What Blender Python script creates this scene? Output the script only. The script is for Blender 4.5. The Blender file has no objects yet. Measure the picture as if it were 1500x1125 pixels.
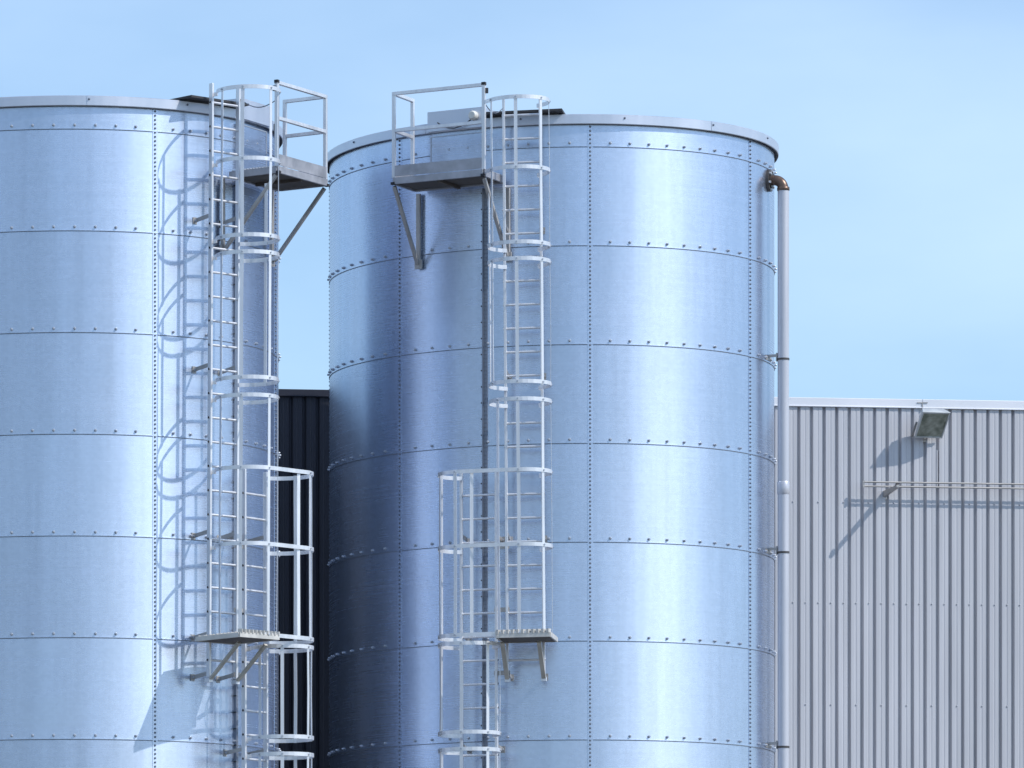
import bpy, math, random
from mathutils import Vector, Matrix
random.seed(7)
sc = bpy.context.scene
rad = math.radians
EYE = 1.7                                    # eye height of the camera above the yard

# ---------------------------------------------------------------- camera
cam_d = bpy.data.cameras.new('camera'); cam = bpy.data.objects.new('camera', cam_d)
sc.collection.objects.link(cam); sc.camera = cam
cam.location = (0, 0, EYE); cam.rotation_euler = (rad(90), 0, 0)
cam_d.sensor_width = 36; cam_d.lens = 36*9227/1500.0
cam_d.shift_x = 1378/1500.0; cam_d.shift_y = 1231/1500.0
cam_d.clip_start = 1; cam_d.clip_end = 5000
sc.render.resolution_x = 1024; sc.render.resolution_y = 768

# ---------------------------------------------------------------- light
SUN_AZ, SUN_EL = 61.0, 44.0                  # azimuth measured from the camera side (-Y) towards +X
w = bpy.data.worlds.new('World'); sc.world = w; w.use_nodes = True
nt = w.node_tree; nt.nodes.clear()
sky = nt.nodes.new('ShaderNodeTexSky'); sky.sky_type = 'NISHITA'; sky.sun_disc = False
sky.sun_elevation = rad(SUN_EL); sky.sun_rotation = rad(180-SUN_AZ)
sky.altitude = 50; sky.air_density = 1.0; sky.dust_density = 0.3; sky.ozone_density = 4.8
bg = nt.nodes.new('ShaderNodeBackground'); bg.inputs[1].default_value = 0.15
tc = nt.nodes.new('ShaderNodeTexCoord'); mp = nt.nodes.new('ShaderNodeMapping')
mp.inputs['Scale'].default_value = (5, 5, 14); mp.inputs['Rotation'].default_value = (0, 0.25, 0)
no = nt.nodes.new('ShaderNodeTexNoise'); no.inputs['Scale'].default_value = 1.1; no.inputs['Detail'].default_value = 6
no.inputs['Roughness'].default_value = 0.5
rp = nt.nodes.new('ShaderNodeMapRange'); rp.inputs[1].default_value = 0.30; rp.inputs[2].default_value = 0.85
rp.inputs[3].default_value = 0.0; rp.inputs[4].default_value = 0.55
mx = nt.nodes.new('ShaderNodeMix'); mx.data_type = 'RGBA'
mx.inputs[7].default_value = (5.6, 7.0, 8.6, 1)
out = nt.nodes.new('ShaderNodeOutputWorld')
nt.links.new(tc.outputs['Generated'], mp.inputs[0]); nt.links.new(mp.outputs[0], no.inputs['Vector'])
nt.links.new(no.outputs[0], rp.inputs[0]); nt.links.new(rp.outputs[0], mx.inputs[0])
nt.links.new(sky.outputs[0], mx.inputs[6]); nt.links.new(mx.outputs[2], bg.inputs[0])
nt.links.new(bg.outputs[0], out.inputs[0])
sd = bpy.data.lights.new('sun', 'SUN'); sd.energy = 3.15; sd.angle = rad(0.5); sd.color = (1.0, 0.98, 0.95)
sun = bpy.data.objects.new('sun', sd); sc.collection.objects.link(sun)
sv = Vector((math.sin(rad(SUN_AZ))*math.cos(rad(SUN_EL)), -math.cos(rad(SUN_AZ))*math.cos(rad(SUN_EL)), math.sin(rad(SUN_EL))))
sun.location = (30, 40, 40); sun.rotation_euler = sv.to_track_quat('Z', 'Y').to_euler()
sc.view_settings.view_transform = 'Standard'; sc.view_settings.look = 'None'
sc.view_settings.exposure = 0.14; sc.view_settings.gamma = 1

# ---------------------------------------------------------------- materials
def mat(name, col, metallic=0.0, rough=0.5, **k):
    m = bpy.data.materials.new(name); m.use_nodes = True
    b = m.node_tree.nodes['Principled BSDF']
    b.inputs['Base Color'].default_value = (*col, 1); b.inputs['Metallic'].default_value = metallic
    b.inputs['Roughness'].default_value = rough
    n = m.node_tree.nodes; l = m.node_tree.links
    if k.get('var'):                          # soft blotches of tone and gloss
        sx, sy, sz, amt = k['var']
        t = n.new('ShaderNodeTexCoord'); p = n.new('ShaderNodeMapping'); p.inputs['Scale'].default_value = (sx, sy, sz)
        q = n.new('ShaderNodeTexNoise'); q.inputs['Scale'].default_value = 1; q.inputs['Detail'].default_value = 5
        l.new(t.outputs['Object'], p.inputs[0]); l.new(p.outputs[0], q.inputs['Vector'])
        r = n.new('ShaderNodeMapRange'); r.inputs[1].default_value = .3; r.inputs[2].default_value = .7
        r.inputs[3].default_value = 1-amt; r.inputs[4].default_value = 1+amt*.5
        l.new(q.outputs[0], r.inputs[0])
        h = n.new('ShaderNodeVectorMath'); h.operation = 'SCALE'; h.inputs[0].default_value = col
        l.new(r.outputs[0], h.inputs['Scale']); l.new(h.outputs[0], b.inputs['Base Color'])
        r2 = n.new('ShaderNodeMapRange'); r2.inputs[1].default_value = .3; r2.inputs[2].default_value = .7
        r2.inputs[3].default_value = rough*.85; r2.inputs[4].default_value = min(1, rough*1.2)
        l.new(q.outputs[0], r2.inputs[0]); l.new(r2.outputs[0], b.inputs['Roughness'])
    return m

def shell_material():
    # rolled galvanised sheet: one broad satin lobe and one tight lobe, both smeared up and down by the rolling marks
    m = bpy.data.materials.new('galvanised_shell'); m.use_nodes = True
    n = m.node_tree.nodes; l = m.node_tree.links; b = n['Principled BSDF']
    t = n.new('ShaderNodeTexCoord'); oi = n.new('ShaderNodeObjectInfo')
    def math_(op, a, c):
        r = n.new('ShaderNodeMath'); r.operation = op
        for i, v in enumerate((a, c)):
            if isinstance(v, (int, float)): r.inputs[i].default_value = v
            else: l.new(v, r.inputs[i])
        return r.outputs[0]
    W = math_('MULTIPLY', oi.outputs['Random'], 37.0)
    def noise(scale, detail, rough=.5, own=True):
        p = n.new('ShaderNodeMapping'); p.inputs['Scale'].default_value = scale
        q = n.new('ShaderNodeTexNoise'); q.inputs['Scale'].default_value = 1; q.inputs['Detail'].default_value = detail
        q.inputs['Roughness'].default_value = rough
        if own: q.noise_dimensions = '4D'; l.new(W, q.inputs['W'])
        l.new(t.outputs['Object'], p.inputs[0]); l.new(p.outputs[0], q.inputs['Vector']); return q.outputs[0]
    def rng(s, a, c, d, e):
        r = n.new('ShaderNodeMapRange'); r.inputs[1].default_value = a; r.inputs[2].default_value = c
        r.inputs[3].default_value = d; r.inputs[4].default_value = e; l.new(s, r.inputs[0]); return r.outputs[0]
    streak = noise((9, 9, .3), 5, .6)         # rain runs down the sheet
    run = noise((2.6, 2.6, .12), 3, .5, False)
    lines = noise((.5, .5, 48), 5, .65)       # rolling marks round the sheet
    blot = noise((1.2, 1.2, .9), 5, .6)
    vo = n.new('ShaderNodeTexVoronoi'); vo.inputs['Scale'].default_value = 26; l.new(t.outputs['Object'], vo.inputs['Vector'])
    sp = n.new('ShaderNodeSeparateColor'); l.new(vo.outputs['Color'], sp.inputs[0])
    v = math_('ADD', rng(streak, .3, .7, -.045, .045), rng(lines, .3, .7, -.05, .05))
    v = math_('ADD', v, rng(blot, .3, .7, -.06, .05))
    v = math_('ADD', v, rng(run, .3, .7, -.05, .05))
    v = math_('ADD', v, rng(sp.outputs[0], 0, 1, -.03, .03))
    v = math_('ADD', v, rng(oi.outputs['Random'], 0, 1, .95, 1.03))
    h = n.new('ShaderNodeVectorMath'); h.operation = 'SCALE'; h.inputs[0].default_value = SHELL
    l.new(v, h.inputs['Scale'])
    wav = noise((1.7, 1.7, .5), 2)
    bp = n.new('ShaderNodeBump'); bp.inputs['Strength'].default_value = .3; bp.inputs['Distance'].default_value = .010
    l.new(wav, bp.inputs['Height'])
    b2 = n.new('ShaderNodeBump'); b2.inputs['Strength'].default_value = .0; b2.inputs['Distance'].default_value = .001
    l.new(lines, b2.inputs['Height']); l.new(bp.outputs[0], b2.inputs['Normal'])
    tg = n.new('ShaderNodeTangent'); tg.direction_type = 'RADIAL'; tg.axis = 'Z'
    c = n.new('ShaderNodeBsdfPrincipled')
    for q, met, ani, r0, r1 in ((b, .86, .78, .60, .68), (c, 1.0, .35, .23, .30)):
        q.inputs['Metallic'].default_value = met; q.inputs['Anisotropic'].default_value = ani
        q.inputs['Anisotropic Rotation'].default_value = 0.25
        l.new(tg.outputs[0], q.inputs['Tangent']); l.new(b2.outputs[0], q.inputs['Normal'])
        l.new(h.outputs[0], q.inputs['Base Color'])
        l.new(math_('ADD', rng(blot, .3, .7, r0, r1), rng(lines, .3, .7, -.03, .03)), q.inputs['Roughness'])
    mx = n.new('ShaderNodeMixShader'); mx.inputs[0].default_value = .58
    l.new(b.outputs[0], mx.inputs[1]); l.new(c.outputs[0], mx.inputs[2]); l.new(mx.outputs[0], n['Material Output'].inputs[0])
    return m
SHELL = (.585, .67, .815)

M = {
 'shell': shell_material(),
 'seam': mat('seam_gap_shadow', (.17, .19, .23), 0, .7),  # shadow of the gap between courses, put into the colour
 'rim': mat('rim_flashing', (.60, .64, .72), .70, .42, var=(3, 3, 1, .10)),
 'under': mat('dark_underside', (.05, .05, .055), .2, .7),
 'bolt': mat('zinc_bolt', (.46, .49, .54), .5, .45),
 'bolt_dark': mat('weathered_bolt', (.19, .215, .26), .5, .5),
 'galv': mat('galvanised_steel', (.80, .80, .82), .55, .38, var=(6, 6, 2, .12)),
 'galv_dull': mat('dull_galvanised_steel', (.46, .44, .42), .6, .5, var=(5, 5, 3, .25)),
 'rod': mat('rod_steel', (.42, .40, .38), .5, .45, var=(4, 4, 4, .2)),
 'step': mat('pale_zinc_grating', (.66, .63, .58), .35, .5, var=(8, 8, 8, .2)),
 'step_leg': mat('cream_zinc_brace', (.56, .52, .45), .3, .5, var=(5, 5, 3, .2)),
 'channel': mat('channel_steel', (.24, .27, .33), .6, .45, var=(5, 5, 2, .2)),
 'hole': mat('tube_end', (.03, .03, .035), 0, .8),
 'deck': mat('grating_steel', (.44, .44, .47), .55, .5, var=(8, 8, 8, .25)),
 'under_deck': mat('dark_deck_underside', (.13, .11, .095), .3, .7, var=(5, 5, 5, .3)),  # dark brown tone for sheets and beam below the decks
 'pipe': mat('grey_pipe', (.60, .60, .64), .35, .42, var=(3, 3, .6, .06)),
 'elbow': mat('bronze_painted_casting', (.19, .125, .095), .65, .38, var=(12, 12, 12, .25)),
 'flange': mat('dark_casting', (.10, .09, .085), .6, .45),
 'wall': mat('light_grey_cladding', (.56, .555, .575), .1, .45, var=(1.2, 1.2, .25, .05)),
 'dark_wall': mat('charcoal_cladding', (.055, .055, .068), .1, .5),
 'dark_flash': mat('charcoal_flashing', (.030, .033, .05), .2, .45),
 'flash': mat('parapet_flashing', (.78, .78, .81), .2, .4, var=(1, 1, 1, .06)),
 'screw': mat('screw_head', (.47, .47, .50), .3, .5),
 'lamp_body': mat('lamp_housing', (.62, .63, .62), .4, .45, var=(8, 8, 8, .15)),
 'glass': None,
 'concrete': mat('yard_concrete', (.13, .13, .125), 0, .9, var=(.4, .4, .4, .2)),
 'roof': mat('roof_sheet', (.45, .47, .5), .7, .45),
 'cap': mat('pale_plastic', (.72, .70, .64), 0, .45),
 'cable': mat('black_cable', (.03, .03, .035), 0, .6),
}
g = mat('dusty_lamp_glass', (.13, .145, .12), 0, .22); M['glass'] = g
n = g.node_tree.nodes; l = g.node_tree.links
vo = n.new('ShaderNodeTexNoise'); vo.inputs['Scale'].default_value = 9; vo.inputs['Detail'].default_value = 6
cr = n.new('ShaderNodeValToRGB'); cr.color_ramp.elements[0].position = .36; cr.color_ramp.elements[0].color = (.17, .18, .14, 1)
cr.color_ramp.elements[1].position = .66; cr.color_ramp.elements[1].color = (.42, .42, .35, 1)
t_ = n.new('ShaderNodeTexCoord'); l.new(t_.outputs['Object'], vo.inputs['Vector'])
l.new(vo.outputs[0], cr.inputs[0]); l.new(cr.outputs[0], n['Principled BSDF'].inputs['Base Color'])

def weather(m, panel, amt):
    n = m.node_tree.nodes; l = m.node_tree.links; b = n['Principled BSDF']
    src = b.inputs['Base Color'].links[0].from_socket if b.inputs['Base Color'].links else None
    t = n.new('ShaderNodeTexCoord'); sx = n.new('ShaderNodeSeparateXYZ'); l.new(t.outputs['Object'], sx.inputs[0])
    d = n.new('ShaderNodeMath'); d.operation = 'DIVIDE'; d.inputs[1].default_value = panel; l.new(sx.outputs[0], d.inputs[0])
    f = n.new('ShaderNodeMath'); f.operation = 'FLOOR'; l.new(d.outputs[0], f.inputs[0])
    wn_ = n.new('ShaderNodeTexWhiteNoise'); wn_.noise_dimensions = '1D'; l.new(f.outputs[0], wn_.inputs['W'])
    r = n.new('ShaderNodeMapRange'); r.inputs[3].default_value = 1-amt; r.inputs[4].default_value = 1+amt; l.new(wn_.outputs[0], r.inputs[0])
    p = n.new('ShaderNodeMapping'); p.inputs['Scale'].default_value = (16, 16, .5); l.new(t.outputs['Object'], p.inputs[0])
    q = n.new('ShaderNodeTexNoise'); q.inputs['Scale'].default_value = 1; q.inputs['Detail'].default_value = 5; l.new(p.outputs[0], q.inputs['Vector'])
    r2 = n.new('ShaderNodeMapRange'); r2.inputs[1].default_value = .35; r2.inputs[2].default_value = .6; r2.inputs[3].default_value = .90; r2.inputs[4].default_value = 1.0
    l.new(q.outputs[0], r2.inputs[0])
    k = n.new('ShaderNodeMath'); k.operation = 'MULTIPLY'; l.new(r.outputs[0], k.inputs[0]); l.new(r2.outputs[0], k.inputs[1])
    h = n.new('ShaderNodeVectorMath'); h.operation = 'SCALE'; l.new(k.outputs[0], h.inputs['Scale'])
    if src: l.new(src, h.inputs[0])
    else: h.inputs[0].default_value = b.inputs['Base Color'].default_value[:3]
    l.new(h.outputs[0], b.inputs['Base Color'])
weather(M['wall'], 1.014, .03); weather(M['pipe'], 9, .0); weather(M['galv'], 9, .0); weather(M['dark_wall'], 1.053, .12)

# ---------------------------------------------------------------- helpers
class MB:
    def __init__(s): s.v = []; s.f = []; s.mi = []; s.sm = []
    def add(s, vs, fs, mi=0, smooth=False):
        o = len(s.v); s.v += [tuple(x) for x in vs]
        for f in fs: s.f.append(tuple(i+o for i in f)); s.mi.append(mi); s.sm.append(smooth)
    def box8(s, p, mi=0):                     # 8 corners: bottom 0-3 counter-clockwise, top 4-7
        s.add(p, [(3,2,1,0),(4,5,6,7),(0,1,5,4),(1,2,6,5),(2,3,7,6),(3,0,4,7)], mi)
    def bar(s, a, b, wx, wy, up=(0,0,1), mi=0):   # rectangular bar from a to b; wx across, wy along 'up'
        a = Vector(a); b = Vector(b); d = (b-a).normalized(); u = Vector(up)
        x = d.cross(u)
        if x.length < 1e-4: x = d.cross(Vector((1,0,0)))
        x.normalize(); y = x.cross(d).normalized()
        p = []
        for c in (a, b):
            for i, j in ((-1,-1),(1,-1),(1,1),(-1,1)): p.append(c+x*wx/2*i+y*wy/2*j)
        s.add(p, [(0,1,2,3),(7,6,5,4),(0,4,5,1),(1,5,6,2),(2,6,7,3),(3,7,4,0)], mi)
    def tube(s, pts, r, seg=12, mi=0, cap=True, capmi=None):
        pts = [Vector(p) for p in pts]; rings = []; n_ = len(pts); x = None
        for i, p in enumerate(pts):
            d = (pts[min(i+1, n_-1)]-pts[max(i-1, 0)]).normalized()
            if x is None:
                x = d.cross(Vector((0,0,1)))
                if x.length < 1e-3: x = d.cross(Vector((1,0,0)))
            else: x = x-d*x.dot(d)
            x.normalize(); y = d.cross(x)
            rr = r[i] if isinstance(r, (list, tuple)) else r
            rings.append([p+x*rr*math.cos(k*2*math.pi/seg)+y*rr*math.sin(k*2*math.pi/seg) for k in range(seg)])
        vs = [q for R_ in rings for q in R_]; fs = []
        for i in range(n_-1):
            for k in range(seg):
                a = i*seg+k; b = i*seg+(k+1)%seg; fs.append((a, b, b+seg, a+seg))
        s.add(vs, fs, mi, True)
        if cap:
            cm = mi if capmi is None else capmi
            s.add(rings[0], [tuple(range(seg))[::-1]], cm); s.add(rings[-1], [tuple(range(seg))], cm)
    def ribbon(s, pts, w, t, normals, mi=0):  # flat band standing on edge: w tall (z), t thick along normals
        n_ = len(pts); vs = []; fs = []
        for p, nn in zip(pts, normals):
            p = Vector(p); nn = Vector(nn).normalized()*t/2; z = Vector((0,0,w/2))
            vs += [p-nn-z, p+nn-z, p+nn+z, p-nn+z]
        for i in range(n_-1):
            for k in range(4):
                a = i*4+k; b = i*4+(k+1)%4; fs.append((a, b, b+4, a+4))
        s.add(vs, fs, mi, False)
        s.add(vs[:4], [(3,2,1,0)], mi); s.add(vs[-4:], [(0,1,2,3)], mi)
    def mesh(s, name, mats, origin=(0,0,0), bevel=0):
        me = bpy.data.meshes.new(name); o = Vector(origin)
        me.from_pydata([tuple(Vector(v)-o) for v in s.v], [], s.f)
        for m in (mats if isinstance(mats, (list, tuple)) else [mats]): me.materials.append(m)
        me.polygons.foreach_set('material_index', s.mi); me.polygons.foreach_set('use_smooth', s.sm)
        me.update(); return me

def link(name, me, parent=None, loc=None):
    o = bpy.data.objects.new(name, me); sc.collection.objects.link(o)
    if parent: o.parent = parent
    if loc is not None: o.location = loc
    return o
def root(name, loc, label, cat, group=None):
    o = bpy.data.objects.new(name, None); sc.collection.objects.link(o); o.location = loc
    o.empty_display_size = .2; o['label'] = label; o['category'] = cat
    if group: o['group'] = group
    return o
def origin_of(o):
    v = Vector(o.location)
    while o.parent: o = o.parent; v += Vector(o.location)
    return v
def part(name, mb, mats, parent, label=None):     # mb in world coordinates
    og = origin_of(parent); o = link(name, mb.mesh(name, mats, og), parent)
    if label: o['label'] = label
    return o
def bevel(o, w=.004, seg=2):
    b = o.modifiers.new('bevel', 'BEVEL'); b.width = w; b.segments = seg; b.limit_method = 'ANGLE'; return o

# ---------------------------------------------------------------- ground
gb = MB(); gb.add([(-1500,-1500,0),(1500,-1500,0),(1500,1500,0),(-1500,1500,0)], [(0,1,2,3)])
go = link('ground', gb.mesh('ground', M['concrete'])); go['kind'] = 'structure'

# ---------------------------------------------------------------- silo geometry
R = 2.70; ROW = 1.1726
class Silo:
    def __init__(s, cx, cy, z0, seam, sign, ladder): s.c = Vector((cx, cy, 0)); s.z0 = z0+EYE; s.seam = seam; s.m = sign; s.lad = ladder
    def n(s, az): return Vector((math.sin(rad(az)), -math.cos(rad(az)), 0))
    def t(s, az): return Vector((math.cos(rad(az)), math.sin(rad(az)), 0))
    def P(s, az, r, z, tang=0): return s.c+s.n(az)*r+s.t(az)*tang+Vector((0,0,s.z0+z))
SR = Silo(12.04, 77.43, 12.8315, 1.0, -1, -15.3)
SL = Silo(5.74, 75.32, 12.6755, 21.9, 1, 38.0)

def bolt_mesh(name, r, h, mats, seg=8):       # hex-like head on a washer, axis +Y local = outward
    b = MB()
    def ring(rr, y): return [(rr*math.cos(k*2*math.pi/seg), y, rr*math.sin(k*2*math.pi/seg)) for k in range(seg)]
    rs = [ring(r*1.45, 0), ring(r*1.45, h*.18), ring(r, h*.22), ring(r, h*.8), ring(r*.72, h)]
    vs = [p for q in rs for p in q]; fs = []
    for i in range(len(rs)-1):
        for k in range(seg):
            a = i*seg+k; c = i*seg+(k+1)%seg; fs.append((a, c, c+seg, a+seg))
    b.add(vs, fs, 0, False); b.add(rs[-1], [tuple(range(seg))], 0)
    return b
BOLT = bolt_mesh('bolt', .0125, .028, None)
SMALL = bolt_mesh('bolt', .0098, .014, None, 6)
def stamp(dst, src, az, pos):
    c, s_ = math.cos(rad(az)), math.sin(rad(az)); vs = []
    for x, y, z in src.v:                      # local x->tangent, y->outward
        vs.append((pos[0]+x*c+y*s_, pos[1]+x*s_-y*c, pos[2]+z))
    dst.add(vs, src.f)

def build_silo(S, label, horizontal_view):
    base = (S.c.x, S.c.y, 0); rt = root('silo', base, label, 'silo', 'corrosion proof metal silos side by side')
    rt['group'] = 'galvanised metal silos side by side'
    SEG = 280
    zb = [S.z0-.045-ROW*k for k in range(0, 13)]     # seam heights
    zb = [z for z in zb if z > .4]
    tops = [S.z0+.30]+zb; bots = zb+[0.0]
    for k, (zt, zl) in enumerate(zip(tops, bots)):
        b = MB(); rows = [(R, zt), (R, zl+.014), (R+.007, zl+.012), (R+.007, zl), (R+.0005, zl-.001)]
        for j in range(len(rows)-1):
            vs = []
            for rr, z in rows[j:j+2]:
                for i in range(SEG):
                    a = 2*math.pi*i/SEG; vs.append((S.c.x+rr*math.sin(a), S.c.y-rr*math.cos(a), z))
            b.add(vs, [(i, SEG+i, SEG+(i+1)%SEG, (i+1)%SEG) for i in range(SEG)], 1 if j >= 3 else 0, j == 0)
        part('shell_ring', b, [M['shell'], M['seam']], rt)  # lower lip faces carry the painted gap shadow too
    # dark band below every course, painted as the shadow in the lap gap
    sm = MB()
    for z in zb:
        vs = []
        for rr, zz in ((R+.003, z-.001), (R+.003, z-.008)):
            for i in range(SEG):
                a = 2*math.pi*i/SEG; vs.append((S.c.x+rr*math.sin(a), S.c.y-rr*math.cos(a), zz))
        sm.add(vs, [(i, SEG+i, SEG+(i+1)%SEG, (i+1)%SEG) for i in range(SEG)], 0, True)
    part('seam_gap_shadow', sm, M['seam'], rt)
    # vertical lap joints between sheets
    for k in range(7):
        az = S.seam+k*360/7; lp = MB()
        for s0, s1, dr in ((-.030, .034, .004),):
            vs = []
            for z in (0.01, S.z0+.225):
                for q in range(5):
                    a = az+math.degrees((s0+(s1-s0)*q/4)/R); vs.append(S.c+S.n(a)*(R+dr)+Vector((0,0,z)))
            lp.add(vs, [(q, q+1, q+6, q+5) for q in range(4)], 0, True)
            for e in (0, 4):
                a = az+math.degrees((s0 if e == 0 else s1)/R)
                lp.add([S.c+S.n(a)*(R-.002)+Vector((0,0,.01)), vs[e], vs[e+5], S.c+S.n(a)*(R-.002)+Vector((0,0,S.z0+.225))], [(0,1,2,3)], 0)
        part('lap_joint', lp, M['shell'], rt)
    # bolts: the hundred that show largest are parts, the rest one part
    rows = []; rest = MB()
    for k in range(len(zb)):
        for j in range(70):
            if j % 10 == 0: continue
            az = S.seam+j*360/70; rows.append((k, az))
    def score(q):
        k, az = q; d = (az-horizontal_view+180) % 360-180
        return (abs(d) if k < 7 else 999)
    rows.sort(key=score)
    first = None
    for i, (k, az) in enumerate(rows):
        pos = S.P(az, R+.001, -ROW*k)
        if i < 100:
            if first is None:
                first = BOLT.mesh('bolt', M['bolt'])
            o = link('bolt', first, rt, Vector(pos)-Vector(base)); o.rotation_euler = (0, 0, rad(az)+math.pi)
        else: stamp(rest, BOLT, az, pos)
    o = part('bolts', rest, M['bolt'], rt); o['kind'] = 'stuff'
    v = MB()
    for k in range(7):
        az = S.seam+k*360/7; z = S.z0+.19
        while z > .1:
            stamp(v, SMALL, az, S.c+S.n(az)*(R+.004)+Vector((0,0,z))); z -= ROW/24
    o = part('joint_bolts', v, M['bolt_dark'], rt); o['kind'] = 'stuff'
    # rim flashing in lapped lengths, each a little proud of the next
    NS = 14
    for k in range(NS):
        b = MB(); a0 = S.seam+8+k*360/NS; a1 = a0+360/NS+1.0; rr = R+.052+(.004 if k % 2 else 0); n_ = 14
        prof = [(R+.012, .222), (rr-.006, .214), (rr, .222), (rr+.002, .325), (rr-.006, .332), (R-.10, .336), (R-.10, .318), (rr-.016, .316), (rr-.016, .232), (R+.012, .234)]
        vs = []
        for q in range(n_+1):
            a = a0+(a1-a0)*q/n_
            for r_, z_ in prof: vs.append(S.P(a, r_, z_))
        L = len(prof); fs = []; 
        for q in range(n_):
            for j in range(L):
                fs.append((q*L+j, (q+1)*L+j, (q+1)*L+(j+1)%L, q*L+(j+1)%L))
        b.add(vs, fs, 0, False); b.add(vs[:L], [tuple(range(L))], 0); b.add(vs[-L:], [tuple(range(L))[::-1]], 0)
        for j in (0, 1):                       # soffit strips take the dark underside material
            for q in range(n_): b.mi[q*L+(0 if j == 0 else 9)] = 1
        part('rim_flashing', b, [M['rim'], M['under']], rt)
    for k in range(NS):
        rv = MB(); az = S.seam+8.5+k*360/NS; stamp(rv, SMALL, az, S.P(az, R+.058, .29))
        part('rim_rivet', rv, M['bolt_dark'], rt)
    # low cone roof
    b = MB(); vs = [S.P(0, 0, .75)]
    for i in range(SEG): vs.append(S.P(360*i/SEG, R-.02, .30))
    b.add(vs, [(0, 1+i, 1+(i+1)%SEG) for i in range(SEG)], 0, False)
    part('roof', b, M['roof'], rt)
    # roof hatch box at the platform and its dark lid above the ladder
    m = S.m; la = S.lad; pa = la+16.0*m
    b = MB(); half = .36
    def quad(az, r0, r1, t0, t1, z0, z1):
        return [S.P(az, r0, z0, t0), S.P(az, r1, z0, t0), S.P(az, r1, z0, t1), S.P(az, r0, z0, t1),
                S.P(az, r0, z1, t0), S.P(az, r1, z1, t0), S.P(az, r1, z1, t1), S.P(az, r0, z1, t1)]
    b.box8(quad(pa+1.5*m, R-.6, R+.075, -half, half, .225, .46))
    hb = part('roof_hatch', b, M['rim'], rt)
    b = MB(); b.box8(quad(la, R-.5, R+.20, -.46, .46, .345, .37)); b.box8(quad(la, R-.4, R+.065, -.40, .40, .332, .3445))
    lid = part('lid', b, M['under'], hb, 'dark overhanging lid plate')  # whole plate coloured dark for the shade under its overhang
    # flat access door in the shell behind the platform
    b = MB(); b.box8(quad(pa+1.5*m, R-.05, R+.02, -.33, .33, -.34, .16))
    d = part('access_door', b, M['shell'], rt)
    b = MB()
    for t0 in (-.345, .33): b.box8(quad(pa+1.5*m, R-.05, R+.026, t0, t0+.015, -.35, .17))
    b.box8(quad(pa+1.5*m, R-.05, R+.0255, -.3295, .3295, .161, .172))
    part('door_frame', b, M['bolt'], d)
    # ribbed mounting channel running down behind the lower ladder
    b = MB(); ca = la+10.2*m
    b.box8(quad(ca, R-.02, R+.03, -.028, -.012, -11.5, -.50)); b.box8(quad(ca, R-.02, R+.012, -.0118, .034, -11.5, -.50))
    z = -.55
    i = 0
    while z > -11.4:
        b.box8(quad(ca, R+.0122, R+.019, -.0115, .030, z-.012, z), 1)
        if i % 4 == 0: b.box8(quad(ca, R+.0, R+.036, -.040, -.0285, z-.014, z), 2)
        z -= .048; i += 1
    part('mounting_channel', b, [M['channel'], M['seam'], M['under']], rt)
    return rt
silo_l = build_silo(SL, 'left galvanised silo, cut off by the picture edge, its ladders on its right side', -4)
silo_r = build_silo(SR, 'right galvanised silo, whole width in view, with grey downpipe on its right edge', -8)

# small round sensor with cable on the right silo's hatch
rt = root('sensor', SR.P(-27.6, R+.10, .36), 'small round cream sensor with black cable on the hatch of the right silo', 'sensor')
b = MB(); p = SR.P(-27.6, R+.075, .36); nn = SR.n(-31)
b.tube([p, p+nn*.02, p+nn*.07, p+nn*.10], [.035, .055, .055, .04], 16); part('housing', b, M['cap'], rt)
b = MB(); b.tube([p+nn*.05+SR.t(-31)*x+Vector((0,0,-.03-.10*math.sin(i*.5))) for i, x in enumerate((0, -.08, -.16, -.24, -.32, -.40, -.46))], .008, 6)
part('cable', b, M['cable'], rt)

# ---------------------------------------------------------------- caged ladders
HW = .215; LR = 2.975; CR = .365; CD = .385
class Frame:                                   # ladder frame: s along the ladder's width, d outward, z relative to the first bolt row
    def __init__(f, S, az, lean): f.S = S; f.az = az; f.nv = S.n(az); f.tv = S.t(az); f.lean = lean
    def __call__(f, s, d, z): return f.S.c+f.nv*(LR+d)+f.tv*(s+f.lean*(-z))+Vector((0,0,f.S.z0+z))
def hoop_pts(F, z, a0, a1, nseg=28):
    pts = []; nr = []
    for i in range(nseg+1):
        a = rad(a0+(a1-a0)*i/nseg)
        pts.append(F(CR*math.sin(a), CD+CR*math.cos(a), z)); nr.append(F.tv*math.sin(a)+F.nv*math.cos(a))
    return pts, nr
def hoop(F, z, kind, F2=None, post=None):
    b = MB(); m = F.S.m
    if kind == 'full':
        p, nr = hoop_pts(F, z, -150, 150)
        p = [F(-HW, -.02, z)]+p+[F(HW, -.02, z)]; nr = [-F.tv]+nr+[F.tv]
    elif kind == 'post':                       # platform side opens onto the platform post
        p, nr = hoop_pts(F, z, -150*m, 62*m)
        e = Vector((post.x, post.y, F.S.z0+z)); p = [F(-HW*m, -.02, z)]+p+[e]; nr = [-F.tv*m]+nr+[nr[-1]]
    else:                                      # shared: wraps both ladders
        p, nr = hoop_pts(F, z, -150*m, 0); q, nq = hoop_pts(F2, z, 0, 150*m)
        p = [F(-HW*m, -.02, z)]+p+q+[F2(HW*m, -.02, z)]; nr = [-F.tv*m]+nr+nq+[F2.tv*m]
    b.ribbon(p, .046, .006, nr); return b
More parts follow.
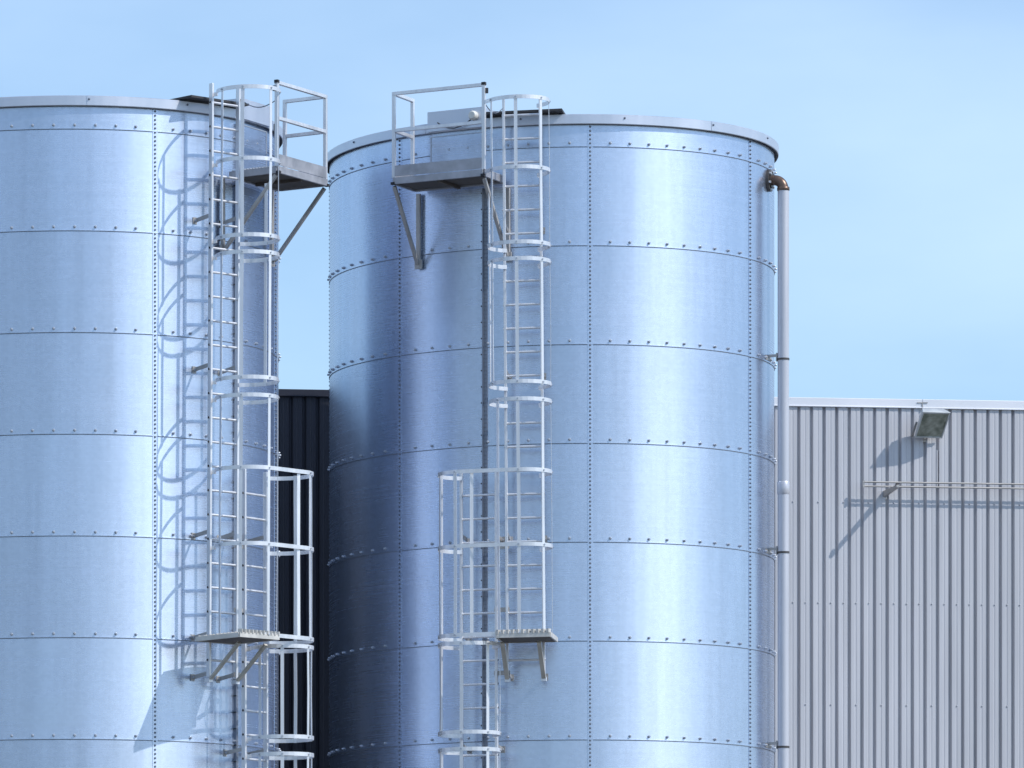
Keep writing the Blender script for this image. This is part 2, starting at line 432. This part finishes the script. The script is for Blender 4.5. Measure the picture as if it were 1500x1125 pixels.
def build_ladder(S, az, lean, ztop, zbot, sections, straps, label, brackets, shared=None, post=None, zr0=None):
    F = Frame(S, az, lean); m = S.m
    base = F(0, 0, zbot); rt = root('caged_ladder', base, label, 'ladder', 'caged ladders on the silos')
    for sgn in (-1, 1):
        b = MB(); b.bar(F(sgn*HW, 0, zbot), F(sgn*HW, 0, ztop), .030, .055, F.nv); bevel(part('rail', b, M['galv'], rt), .003)
    z = zr0; rm = None
    while z > zbot+.05:
        p = F(0, .0, z)
        if rm is None:
            b = MB(); b.tube([Vector((0,0,0))-F.tv*(HW+.022), Vector((0,0,0))+F.tv*(HW+.022)], .0145, 10, 0, True, 1)
            rm = b.mesh('rung', [M['galv'], M['hole']])  # closed ends coloured dark to stand for the shaded hollow
        link('rung', rm, rt, Vector(p)-base); z -= .2805
    for sec in sections:
        for z in sec:
            if shared and z in shared[1]: 
                if shared[0] == 'owner': part('hoop', hoop(F, z, 'shared', shared[2]), M['galv'], rt, 'long hoop wrapping both ladders')
            elif post is not None and z > -.6: part('hoop', hoop(F, z, 'post', None, post), M['galv'], rt)
            else: part('hoop', hoop(F, z, 'full'), M['galv'], rt)
        za, zb_ = sec[0]+.026, sec[-1]-.026
        for a in straps(sec):
            top = za
            if post is not None and sec[0] > 0 and a*m > 90: top = -.62
            aa = rad(a); b = MB()
            x, d = (CR-.007)*math.sin(aa), CD+(CR-.007)*math.cos(aa)
            N = F.nv*math.cos(aa)+F.tv*math.sin(aa)
            bow = random.uniform(-.008, .008)
            b.bar(F(x, d, zb_), F(x+bow, d, (top+zb_)/2), .040, .005, N); b.bar(F(x+bow, d, (top+zb_)/2), F(x, d, top), .040, .005, N)
            part('strap', b, M['galv'], rt)
            bb = MB()
            for z in sec:
                if z < top:
                    q = F(x, d, z)+N*.010; bb.tube([q, q+N*.010], .011, 8)
            part('strap_bolts', bb, M['bolt'], rt)
    for z in brackets:
        for sgn in (-1, 1):
            b = MB(); a = F(sgn*(HW-.012), -.02, z); e = F(sgn*(HW-.012), 0, z)
            dist = LR-math.sqrt(max(0, (R+.004)**2-HW**2)); w_ = F(sgn*(HW-.012), -dist, z-.035)
            b.bar(w_, a, .012, .045); b.bar(w_+Vector((0,0,-.04)), w_+Vector((0,0,.04)), .06, .010, F.nv)
            part('wall_bracket', b, M['galv_dull'], rt)
            b = MB(); q = w_+F.nv*.006+Vector((0,0,.0)); b.tube([q, q+F.nv*.03], .018, 8); part('bracket_bolt', b, M['bolt'], rt)
    return F, rt

SH = (-3.98, -4.855, -5.90)
UP = [(.39, -.43, -1.31), (-1.505, -2.945), (-3.15,)+SH]
LO = [SH, (-5.995, -7.04), (-7.24, -8.66), (-8.86, -10.3), (-10.5, -11.9)]
def platform_frame(S): return S.lad+16.2*S.m
RO = 3.42; PH = .575
for S, side in ((SL, 'left'), (SR, 'right')):
    m = S.m; pa = platform_frame(S)
    post = S.P(pa, RO-.02, 0, -m*PH)
    leanU = .0068*(-1 if S is SL else 1); leanL = 0.0012
    Fl = Frame(S, S.lad+10.1*m, leanL)
    Fu, _ = build_ladder(S, S.lad, leanU, .52, -6.35, UP, lambda sec: (-100, -54, 2, 54, 100) if len(sec) < 4 else ((-100*m, -54*m, 2, 40*m) ),
        'upper caged ladder on the %s silo, between rest step and roof platform' % side, (-1.0, -2.73, -4.66, -5.84, -6.30),
        ('owner', SH, Fl), post, .30)
    build_ladder(S, S.lad+10.1*m, leanL, -3.90, -12.1, LO, lambda sec: (-100, -54, 2, 54, 100) if sec[0] < -5 else ((-22*m, 10*m, 54*m, 100*m)),
        'lower caged ladder on the %s silo, running down out of the picture' % side, (-4.66, -5.84, -7.15, -8.8, -10.4, -11.8),
        ('guest', SH, None), None, -4.18)
    # flat tie plates between the two ladders
    # ---- roof platform
    rt = root('access_platform', S.P(pa, RO-.35, -.48), 'railed steel platform with triangular braces high on the %s silo' % side, 'platform', 'railed platforms at the silo tops')
    dz_ = -.035 if S is SL else 0
    def Q(r, t, z): return S.P(pa, r, z+dz_-(.03 if S is SL and z > .3 else 0), t*m)
    def bar_(name, segs, mm=M['galv'], w_=.04, lab=None, bev=.003):
        b = MB()
        for a, e in segs: b.bar(a, e, w_, w_, S.n(pa))
        return bevel(part(name, b, mm, rt, lab), bev)
    ri = 2.80; zt = -.40; zb_ = -.48
    # deck: frame, grating bars, dull underside sheet
    b = MB()
    b.bar(Q(RO, -PH, -.44), Q(RO, PH, -.44), .03, .08); b.bar(Q(ri-.02, -PH, -.44), Q(ri-.02, PH, -.44), .03, .08)
    for tt in (-PH, PH): b.bar(Q(ri, tt, -.4405), Q(RO-.016, tt, -.4405), .03, .0785)
    bevel(part('deck_frame', b, M['deck'], rt), .003)
    b = MB()
    for i in range(24):
        t = -PH+.03+(2*PH-.06)*i/23; b.bar(Q(ri, t, -.418), Q(RO-.02, t, -.418), .006, .030)
    for i in range(9):
        r = ri+.03+(RO-ri-.08)*i/8; b.bar(Q(r, -PH+.016, -.4185), Q(r, PH-.016, -.4185), .02, .028)
    # saw-toothed upper edge at the ladder end
    for i in range(16):
        r = ri+.02+(RO-ri-.05)*i/15; b.bar(Q(r, -PH-.014, -.394), Q(r, -PH+.03, -.394), .018, .010)
    part('grating', b, M['galv'], rt)
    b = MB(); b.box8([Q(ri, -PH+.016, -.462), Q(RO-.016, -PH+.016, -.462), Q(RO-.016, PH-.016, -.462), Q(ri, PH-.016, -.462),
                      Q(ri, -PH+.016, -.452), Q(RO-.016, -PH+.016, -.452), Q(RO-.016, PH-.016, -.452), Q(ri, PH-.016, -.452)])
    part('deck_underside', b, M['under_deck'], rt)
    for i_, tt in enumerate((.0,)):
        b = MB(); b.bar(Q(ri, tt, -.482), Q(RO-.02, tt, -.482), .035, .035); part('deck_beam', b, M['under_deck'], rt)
    rp_ = RO-.02
    for (r_, t_, z0_, z1_) in ((rp_, -PH, -.40, .60), (rp_, PH, -.40, .58), (ri+.06, PH, -.40, .58)):
        bar_('post', [(Q(r_, t_, z0_), Q(r_, t_, z1_))])
    bar_('top_rail', [(Q(rp_, -PH-.02, .60), Q(rp_, PH+.02, .60))]); bar_('top_rail', [(Q(ri+.04, PH, .60), Q(rp_-.021, PH, .60))])
    bar_('mid_rail', [(Q(rp_, -PH+.02, .16), Q(rp_, PH-.02, .16))]); bar_('mid_rail', [(Q(ri+.081, PH, .16), Q(rp_-.021, PH, .16))])
    b = MB(); b.bar(Q(rp_+.024, -PH+.02, -.325), Q(rp_+.024, PH-.02, -.325), .005, .13); part('toe_board', b, M['deck'], rt)
    b = MB(); b.bar(Q(ri+.06, PH+.024, -.325), Q(rp_, PH+.024, -.325), .005, .13); part('toe_board', b, M['deck'], rt)
    for pa_, pb_ in ((Q(rp_, -PH, .595), Q(rp_, -PH, .629)), (Q(RO+.002, -PH, -.485), Q(RO+.002, -PH, -.455)), (Q(RO+.002, PH, -.485), Q(RO+.002, PH, -.455))):
        b = MB(); b.bar(pa_, pb_, .046, .046, S.n(pa)); part('end_cap', b, M['hole'], rt)
    rw = R+.045
    for t_ in (-PH, PH):
        a_ = math.degrees(math.asin(t_/rw))*m
        foot = S.P(pa+a_, rw, -1.33); top = S.P(pa+a_, rw, -.49)
        b = MB(); b.bar(foot-Vector((0,0,.05)), top, .05, .04, S.n(pa)); bevel(part('wall_post', b, M['galv_dull'], rt), .003)
        b = MB(); b.bar(foot+S.n(pa)*.03, Q(RO-.03, t_, -.50), .04, .04, Vector((0,0,1))); bevel(part('brace', b, M['galv_dull'], rt), .003)
        b = MB(); b.bar(foot+Vector((0,0,-.06)), foot+Vector((0,0,.05)), .09, .03, S.n(pa)); part('foot_plate', b, M['galv_dull'], rt)
    b = MB()                                    # sagging safety chain across the opening
    p0 = Q(rp_, -PH, .40); p1 = Fu(HW*m, 0, .40)
    b.tube([p0.lerp(p1, i/10)+Vector((0,0,-.10*math.sin(math.pi*i/10))) for i in range(11)], .006, 6); part('safety_chain', b, M['bolt_dark'], rt)
    b = MB(); b.bar(Q(rp_-.025, -PH, -.02), Q(rp_-.025, -PH, .09), .03, .03); part('latch', b, M['cable'], rt)
    b = MB(); b.bar(Q(rp_-.02, -PH-.03, .50), Q(rp_-.02, -PH-.03, .56), .035, .03); part('latch', b, M['cable'], rt)
    # ---- rest step under the upper ladder
    rt = root('rest_step', S.P(S.lad, 3.1, -5.90), 'small serrated rest step on two sloping braces under the upper ladder of the %s silo' % side, 'platform', 'serrated rest steps')
    lf = Fu.lean*5.95+(-.13 if S is SL else .06)
    def W(r, t, z): return S.P(S.lad, r, z+.06, t*m+lf)
    r0, r1, h = 3.0, 3.72, .315
    b = MB()
    b.bar(W(r1, -h, -5.985), W(r1, h, -5.985), .02, .055); b.bar(W(r0, -h, -5.985), W(r0, h, -5.985), .02, .055)
    for tt in (-h, h): b.bar(W(r0+.011, tt, -5.9852), W(r1-.011, tt, -5.9852), .02, .0545)
    bevel(part('step_frame', b, M['step'], rt), .002)
    b = MB()
    for i in range(12):
        r = r0+.04+(r1-r0-.06)*i/11; b.bar(W(r, -h, -5.955), W(r, h, -5.955), .010, .02)
    for i in range(11):                         # teeth along the front and sides
        t = -h+.02+(2*h-.04)*i/10; b.bar(W(r1-.03, t-.012, -5.940), W(r1+.014, t+.012, -5.940), .032, .046)
        r = r0+.03+(r1-r0-.05)*i/10; b.bar(W(r, h-.02, -5.946), W(r, h+.012, -5.946), .022, .030)
    part('serrated_grating', b, M['step'], rt)
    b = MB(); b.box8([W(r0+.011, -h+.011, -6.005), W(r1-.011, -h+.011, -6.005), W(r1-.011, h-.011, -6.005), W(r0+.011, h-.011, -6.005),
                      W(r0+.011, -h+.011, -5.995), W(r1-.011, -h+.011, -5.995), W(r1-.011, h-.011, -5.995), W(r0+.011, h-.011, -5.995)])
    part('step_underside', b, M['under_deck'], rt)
    for tt in (-HW, HW):
        b = MB(); b.bar(Fu(tt, .035, -6.37), Fu(tt, .50, -5.985), .05, .028, Vector((0,0,1))); bevel(part('brace', b, M['step_leg'], rt), .003)
        b = MB(); b.bar(Fu(tt-.03, .0, -6.385), Fu(tt+.03, .0, -6.385), .075, .045, Vector((0,0,1))); part('brace_foot', b, M['galv'], rt)
    # ---- tie plates
    for z in (-4.80, -5.55, -6.30):
        b = MB(); a_ = Fu(HW*m, .0, z); e_ = Fl(-HW*m, .0, z)
        ex = (e_-a_).normalized()*.03; b.bar(a_-ex, e_+ex, .006, .055, Vector((0,0,1)))
        rt2 = rt; part('tie_plate', b, M['galv_dull'], rt2)

# ---------------------------------------------------------------- downpipe on the right silo
az = 65.8; S = SR; pr = 2.885
rt = root('downpipe', S.c+S.n(az)*pr, 'grey downpipe with bronze elbow running down the right edge of the right silo', 'pipe')
def V3(r, z, az_=az): return S.P(az_, r, z)
b = MB(); b.tube([V3(pr, -.30), V3(pr, -3.86)], .068, 28, 0, False); b.tube([V3(pr, -3.97), Vector((*V3(pr, 0).xy, .02))], .068, 28, 0, False); part('pipe', b, M['pipe'], rt)
b = MB(); b.tube([V3(pr, -3.84), V3(pr, -3.85), V3(pr, -3.99), V3(pr, -4.0)], [.068, .074, .074, .068], 28, 0, True); part('sleeve', b, M['pipe'], rt)
b = MB(); pts = []; rr = .115
pts.append(V3(R+.05, -.185))
for i in range(11):
    a = math.pi/2*i/10; pts.append(V3(pr-rr+rr*math.sin(a), -.185-rr+rr*math.cos(a)))
pts.append(V3(pr, -.315))
b.tube(pts, [.062]*len(pts), 24); b.tube([V3(pr, -.275), V3(pr, -.28), V3(pr, -.318), V3(pr, -.322)], [.066, .075, .075, .066], 24)
part('elbow', b, M['elbow'], rt)
b = MB(); b.tube([V3(R-.01, -.185), V3(R+.035, -.185)], .135, 28); b.tube([V3(R+.035, -.185), V3(R+.05, -.185)], .09, 24)
fl = part('flange', b, M['flange'], rt)
b = MB()
for k in range(6):
    a = k*math.pi/3+.3; q = S.P(az, R+.034, -.185+.112*math.sin(a), .112*math.cos(a)); b.tube([q, q+S.n(az)*.025], .015, 6)
part('flange_bolts', b, M['galv'], fl)
for z in (-2.36, -4.70, -7.055, -9.4, -11.7):
    b = MB(); b.tube([V3(pr, z-.012), V3(pr, z+.012)], .0735, 24); c_ = part('pipe_clamp', b, M['flange'], rt)
    b = MB(); b.bar(V3(R, z+.05), V3(pr-.07, z+.05), .03, .03); b.bar(V3(R+.004, z+.02, az-3), V3(R+.004, z+.02, az+3), .012, .05)
    b.bar(V3(pr-.08, z-.02), V3(pr-.08, z+.08), .05, .012, S.n(az)); part('clamp_arm', b, M['galv_dull'], c_)
    b = MB()
    for dz in (.02, .08): b.tube([V3(R+.10, z+dz-.02), V3(pr-.05, z+dz-.02)], .010, 8)
    part('clamp_bolts', b, M['galv'], c_)

# ---------------------------------------------------------------- clad warehouse
WM = .12; wd = Vector((1, WM, 0)).normalized(); wn = Vector((WM, -1, 0)).normalized()
def WP(X, out_, z): return Vector((X, 82+WM*(X-14), z+EYE))+wn*out_
TOP = 10.79
rt = root('warehouse', (14, 86, 0), 'long flat-roofed warehouse clad in ribbed metal sheets behind the silos', 'building')
PITCH = .169; G0 = 16.18
def cladding(x0, x1, ztop, zbot, pitch, g0, dep, crest, mm, name, lab):
    # profile across one pitch, starting at the groove
    b = MB(); pts = []
    k = math.floor((x0-g0)/pitch); xs = []
    gb_, sl = (pitch-crest)*.42, (pitch-crest)*.29
    x = g0+k*pitch
    while x < x1+pitch:
        xs += [(x-gb_/2-sl, dep), (x-gb_/2, 0), (x+gb_/2, 0), (x+gb_/2+sl, dep)]
        c0 = x+gb_/2+sl; cw = crest
        xs += [(c0+cw*.40, dep), (c0+cw*.44, dep-.003), (c0+cw*.56, dep-.003), (c0+cw*.60, dep)]
        x += pitch
    xs = [q for q in xs if x0 <= q[0] <= x1]; N = len(xs); nz = 6
    vs = []
    for j in range(nz+1):
        z = zbot+(ztop-zbot)*j/nz
        for (xx, d) in xs: vs.append(WP(xx, d, z))
    fs = [(j*N+i, j*N+i+1, (j+1)*N+i+1, (j+1)*N+i) for j in range(nz) for i in range(N-1)]
    b.add(vs, fs); return part(name, b, mm, rt, lab)
cladding(12.0, 25.0, TOP-.03, -1.65, PITCH, G0, .050, .121, M['wall'], 'wall', 'light grey ribbed wall')
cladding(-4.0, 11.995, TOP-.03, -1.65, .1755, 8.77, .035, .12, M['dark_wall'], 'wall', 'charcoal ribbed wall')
def flashing(x0, x1, hgt, mm, lab):
    b = MB()
    b.box8([WP(x0, .066, TOP-hgt), WP(x1, .066, TOP-hgt), WP(x1, -.35, TOP-hgt), WP(x0, -.35, TOP-hgt),
            WP(x0, .066, TOP), WP(x1, .066, TOP), WP(x1, -.35, TOP+.01), WP(x0, -.35, TOP+.01)])
    b.box8([WP(x0, .078, TOP-hgt-.004), WP(x1, .078, TOP-hgt-.004), WP(x1, .0665, TOP-hgt-.004), WP(x0, .0665, TOP-hgt-.004),
            WP(x0, .078, TOP-hgt+.012), WP(x1, .078, TOP-hgt+.012), WP(x1, .0665, TOP-hgt+.012), WP(x0, .0665, TOP-hgt+.012)])
    return bevel(part('parapet_flashing', b, mm, rt, lab), .004)
flashing(12.0, 17.66, .115, M['flash'], 'pale grey flashing'); flashing(17.665, 25.0, .118, M['flash'], 'pale grey flashing')
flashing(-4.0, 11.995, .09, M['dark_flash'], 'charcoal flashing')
b = MB()
for (xa, xb, ya, yb) in ((-4, 25, .4, 14),):
    p = [WP(xa, -ya, -1.7), WP(xb, -ya, -1.7), WP(xb, -yb, -1.7), WP(xa, -yb, -1.7)]; q = [v+Vector((0,0,TOP-.2+1.7)) for v in p]
    b.box8(p+q)
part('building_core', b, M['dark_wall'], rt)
sb = MB(); sb.tube([Vector((0,0,0)), wn*.004, wn*.0041, wn*.010], [.010, .010, .006, .006], 8); sm_ = None
def screws(z, step, off, xa=15.6, xb=20.0):
    global sm_
    k = math.ceil((xa-G0)/PITCH)
    while G0+k*PITCH < xb:
        if (k+off) % step == 0:
            if sm_ is None: sm_ = sb.mesh('screw', M['screw'])
            link('screw', sm_, rt, WP(G0+(k+.42)*PITCH+.02, .0505, z)-Vector(rt.location))
        k += 1
screws(8.115, 1, 0); screws(6.785, 2, 1); screws(9.43, 2, 0)
b = MB(); q = WP(17.66, .071, TOP-.05)
b.bar(q, q+Vector((0,0,-.09)), .012, .010, wn); b.bar(WP(17.59, .073, TOP-.045), WP(17.73, .073, TOP-.045), .008, .012)
part('flashing_joint_clip', b, M['galv_dull'], rt)

# ---------------------------------------------------------------- cable rail on the warehouse wall
ZR = 9.655
rt = root('cable_rail', WP(16.85, .2, ZR), 'pair of thin galvanised rods fixed along the light grey ribbed wall', 'rail')
XA = 16.82; XB = 24.5
for dz in (.028, -.028):
    b = MB(); b.tube([WP(XA, .19, ZR+dz), WP(XB, .19, ZR+dz)], .0115, 8); part('rod', b, M['rod'], rt)
b = MB(); b.bar(WP(XA+.012, .19, ZR-.05), WP(XA+.012, .19, ZR+.05), .02, .02); part('end_bar', b, M['galv_dull'], rt)
b = MB()
for x in (17.25, 19.9, 22.5): b.bar(WP(x, .0, ZR-.055), WP(x, .21, ZR-.055), .03, .02)
part('rod_brackets', b, M['galv_dull'], rt)
rt = root('wall_arm', WP(17.16, 0, ZR-.07), 'short dull steel arm sticking out of the light grey wall under the thin rods', 'bracket')
b = MB(); b.box8([WP(17.14, .03, ZR-.15), WP(17.18, .03, ZR-.15), WP(17.18, .58, ZR-.085), WP(17.14, .58, ZR-.085),
                  WP(17.14, .03, ZR-.07), WP(17.18, .03, ZR-.07), WP(17.18, .58, ZR-.05), WP(17.14, .58, ZR-.05)])
bevel(part('arm', b, M['galv_dull'], rt), .003)
b = MB(); b.bar(WP(17.16, .036, ZR-.17), WP(17.16, .036, ZR-.05), .07, .01, wn); part('base_plate', b, M['galv_dull'], rt)
b = MB(); b.tube([WP(17.14, .55, ZR-.045), WP(17.18, .55, ZR-.045)], .018, 8); part('tip_bolt', b, M['hole'], rt)

# ---------------------------------------------------------------- floodlight
LX, LZ = 17.71, 10.43
rt = root('floodlight', WP(LX, .0, LZ-.2), 'square floodlight with dusty greenish glass on the light grey ribbed wall', 'lamp')
def lampP(a, h, d):                            # a across, h up the face, d behind the face; face tips down and turns slightly
    f = (wn*.74+Vector((.06,0,-.66))).normalized(); x = Vector((0,0,1)).cross(f); x = -x if x.x < 0 else x; x.normalize()
    u = f.cross(x); u = -u if u.z < 0 else u
    return WP(LX, .31, LZ)+x*a+u*h-f*d
hw, hh = .19, .20
b = MB()
fr = [lampP(-hw, -hh, 0), lampP(hw, -hh, 0), lampP(hw, hh, 0), lampP(-hw, hh, 0)]
bk = [lampP(-hw*.75, -hh*.7, .12), lampP(hw*.75, -hh*.7, .12), lampP(hw*.8, hh*.85, .12), lampP(-hw*.8, hh*.85, .12)]
b.add(fr+bk, [(4,7,6,5), (0,4,5,1), (1,5,6,2), (2,6,7,3), (3,7,4,0), (0,1,2,3)])
bevel(part('housing', b, M['lamp_body'], rt), .01, 3)
b = MB()
for (a0, a1, h0, h1) in ((-hw, hw, hh-.022, hh), (-hw, hw, -hh, -hh+.018), (-hw, -hw+.016, -hh+.018, hh-.022), (hw-.016, hw, -hh+.018, hh-.022)):
    b.box8([lampP(a0, h0, 0), lampP(a1, h0, 0), lampP(a1, h0, -.018), lampP(a0, h0, -.018), lampP(a0, h1, 0), lampP(a1, h1, 0), lampP(a1, h1, -.018), lampP(a0, h1, -.018)])
part('glass_frame', b, M['lamp_body'], rt)
b = MB(); b.box8([lampP(-hw+.017, -hh+.019, .004), lampP(hw-.017, -hh+.019, .004), lampP(hw-.017, -hh+.019, -.008), lampP(-hw+.017, -hh+.019, -.008),
                  lampP(-hw+.017, hh-.023, .004), lampP(hw-.017, hh-.023, .004), lampP(hw-.017, hh-.023, -.008), lampP(-hw+.017, hh-.023, -.008)])
part('glass', b, M['glass'], rt)
b = MB()
for i in range(7):
    a = -hw*.6+hw*1.2*i/6; b.box8([lampP(a, -hh*.5, .12), lampP(a+.008, -hh*.5, .12), lampP(a+.008, -hh*.5, .15), lampP(a, -hh*.5, .15), lampP(a, hh*.7, .12), lampP(a+.008, hh*.7, .12), lampP(a+.008, hh*.7, .15), lampP(a, hh*.7, .15)])
part('cooling_fins', b, M['lamp_body'], rt)
b = MB(); b.bar(WP(LX-.02, .03, LZ-.14), lampP(0, -hh*.6, .10), .03, .02); b.bar(WP(LX-.02, .04, LZ-.20), WP(LX-.02, .04, LZ-.08), .07, .01, wn)
b.bar(lampP(-hw-.01, 0, .05), lampP(-hw-.01, -hh-.03, .05), .03, .006); b.bar(lampP(hw+.01, 0, .05), lampP(hw+.01, -hh-.03, .05), .03, .006); b.bar(lampP(-hw-.01, -hh-.03, .05), lampP(hw+.01, -hh-.03, .05), .03, .006)
part('mounting_bracket', b, M['galv_dull'], rt)
rt = root('conduit', WP(LX+.15, .045, ZR), 'thin vertical conduit on the light grey wall between floodlight and rods', 'conduit')
b = MB(); b.tube([WP(LX+.15, .047, LZ-.3), WP(LX+.15, .047, ZR-.02)], .011, 8); part('tube', b, M['wall'], rt)
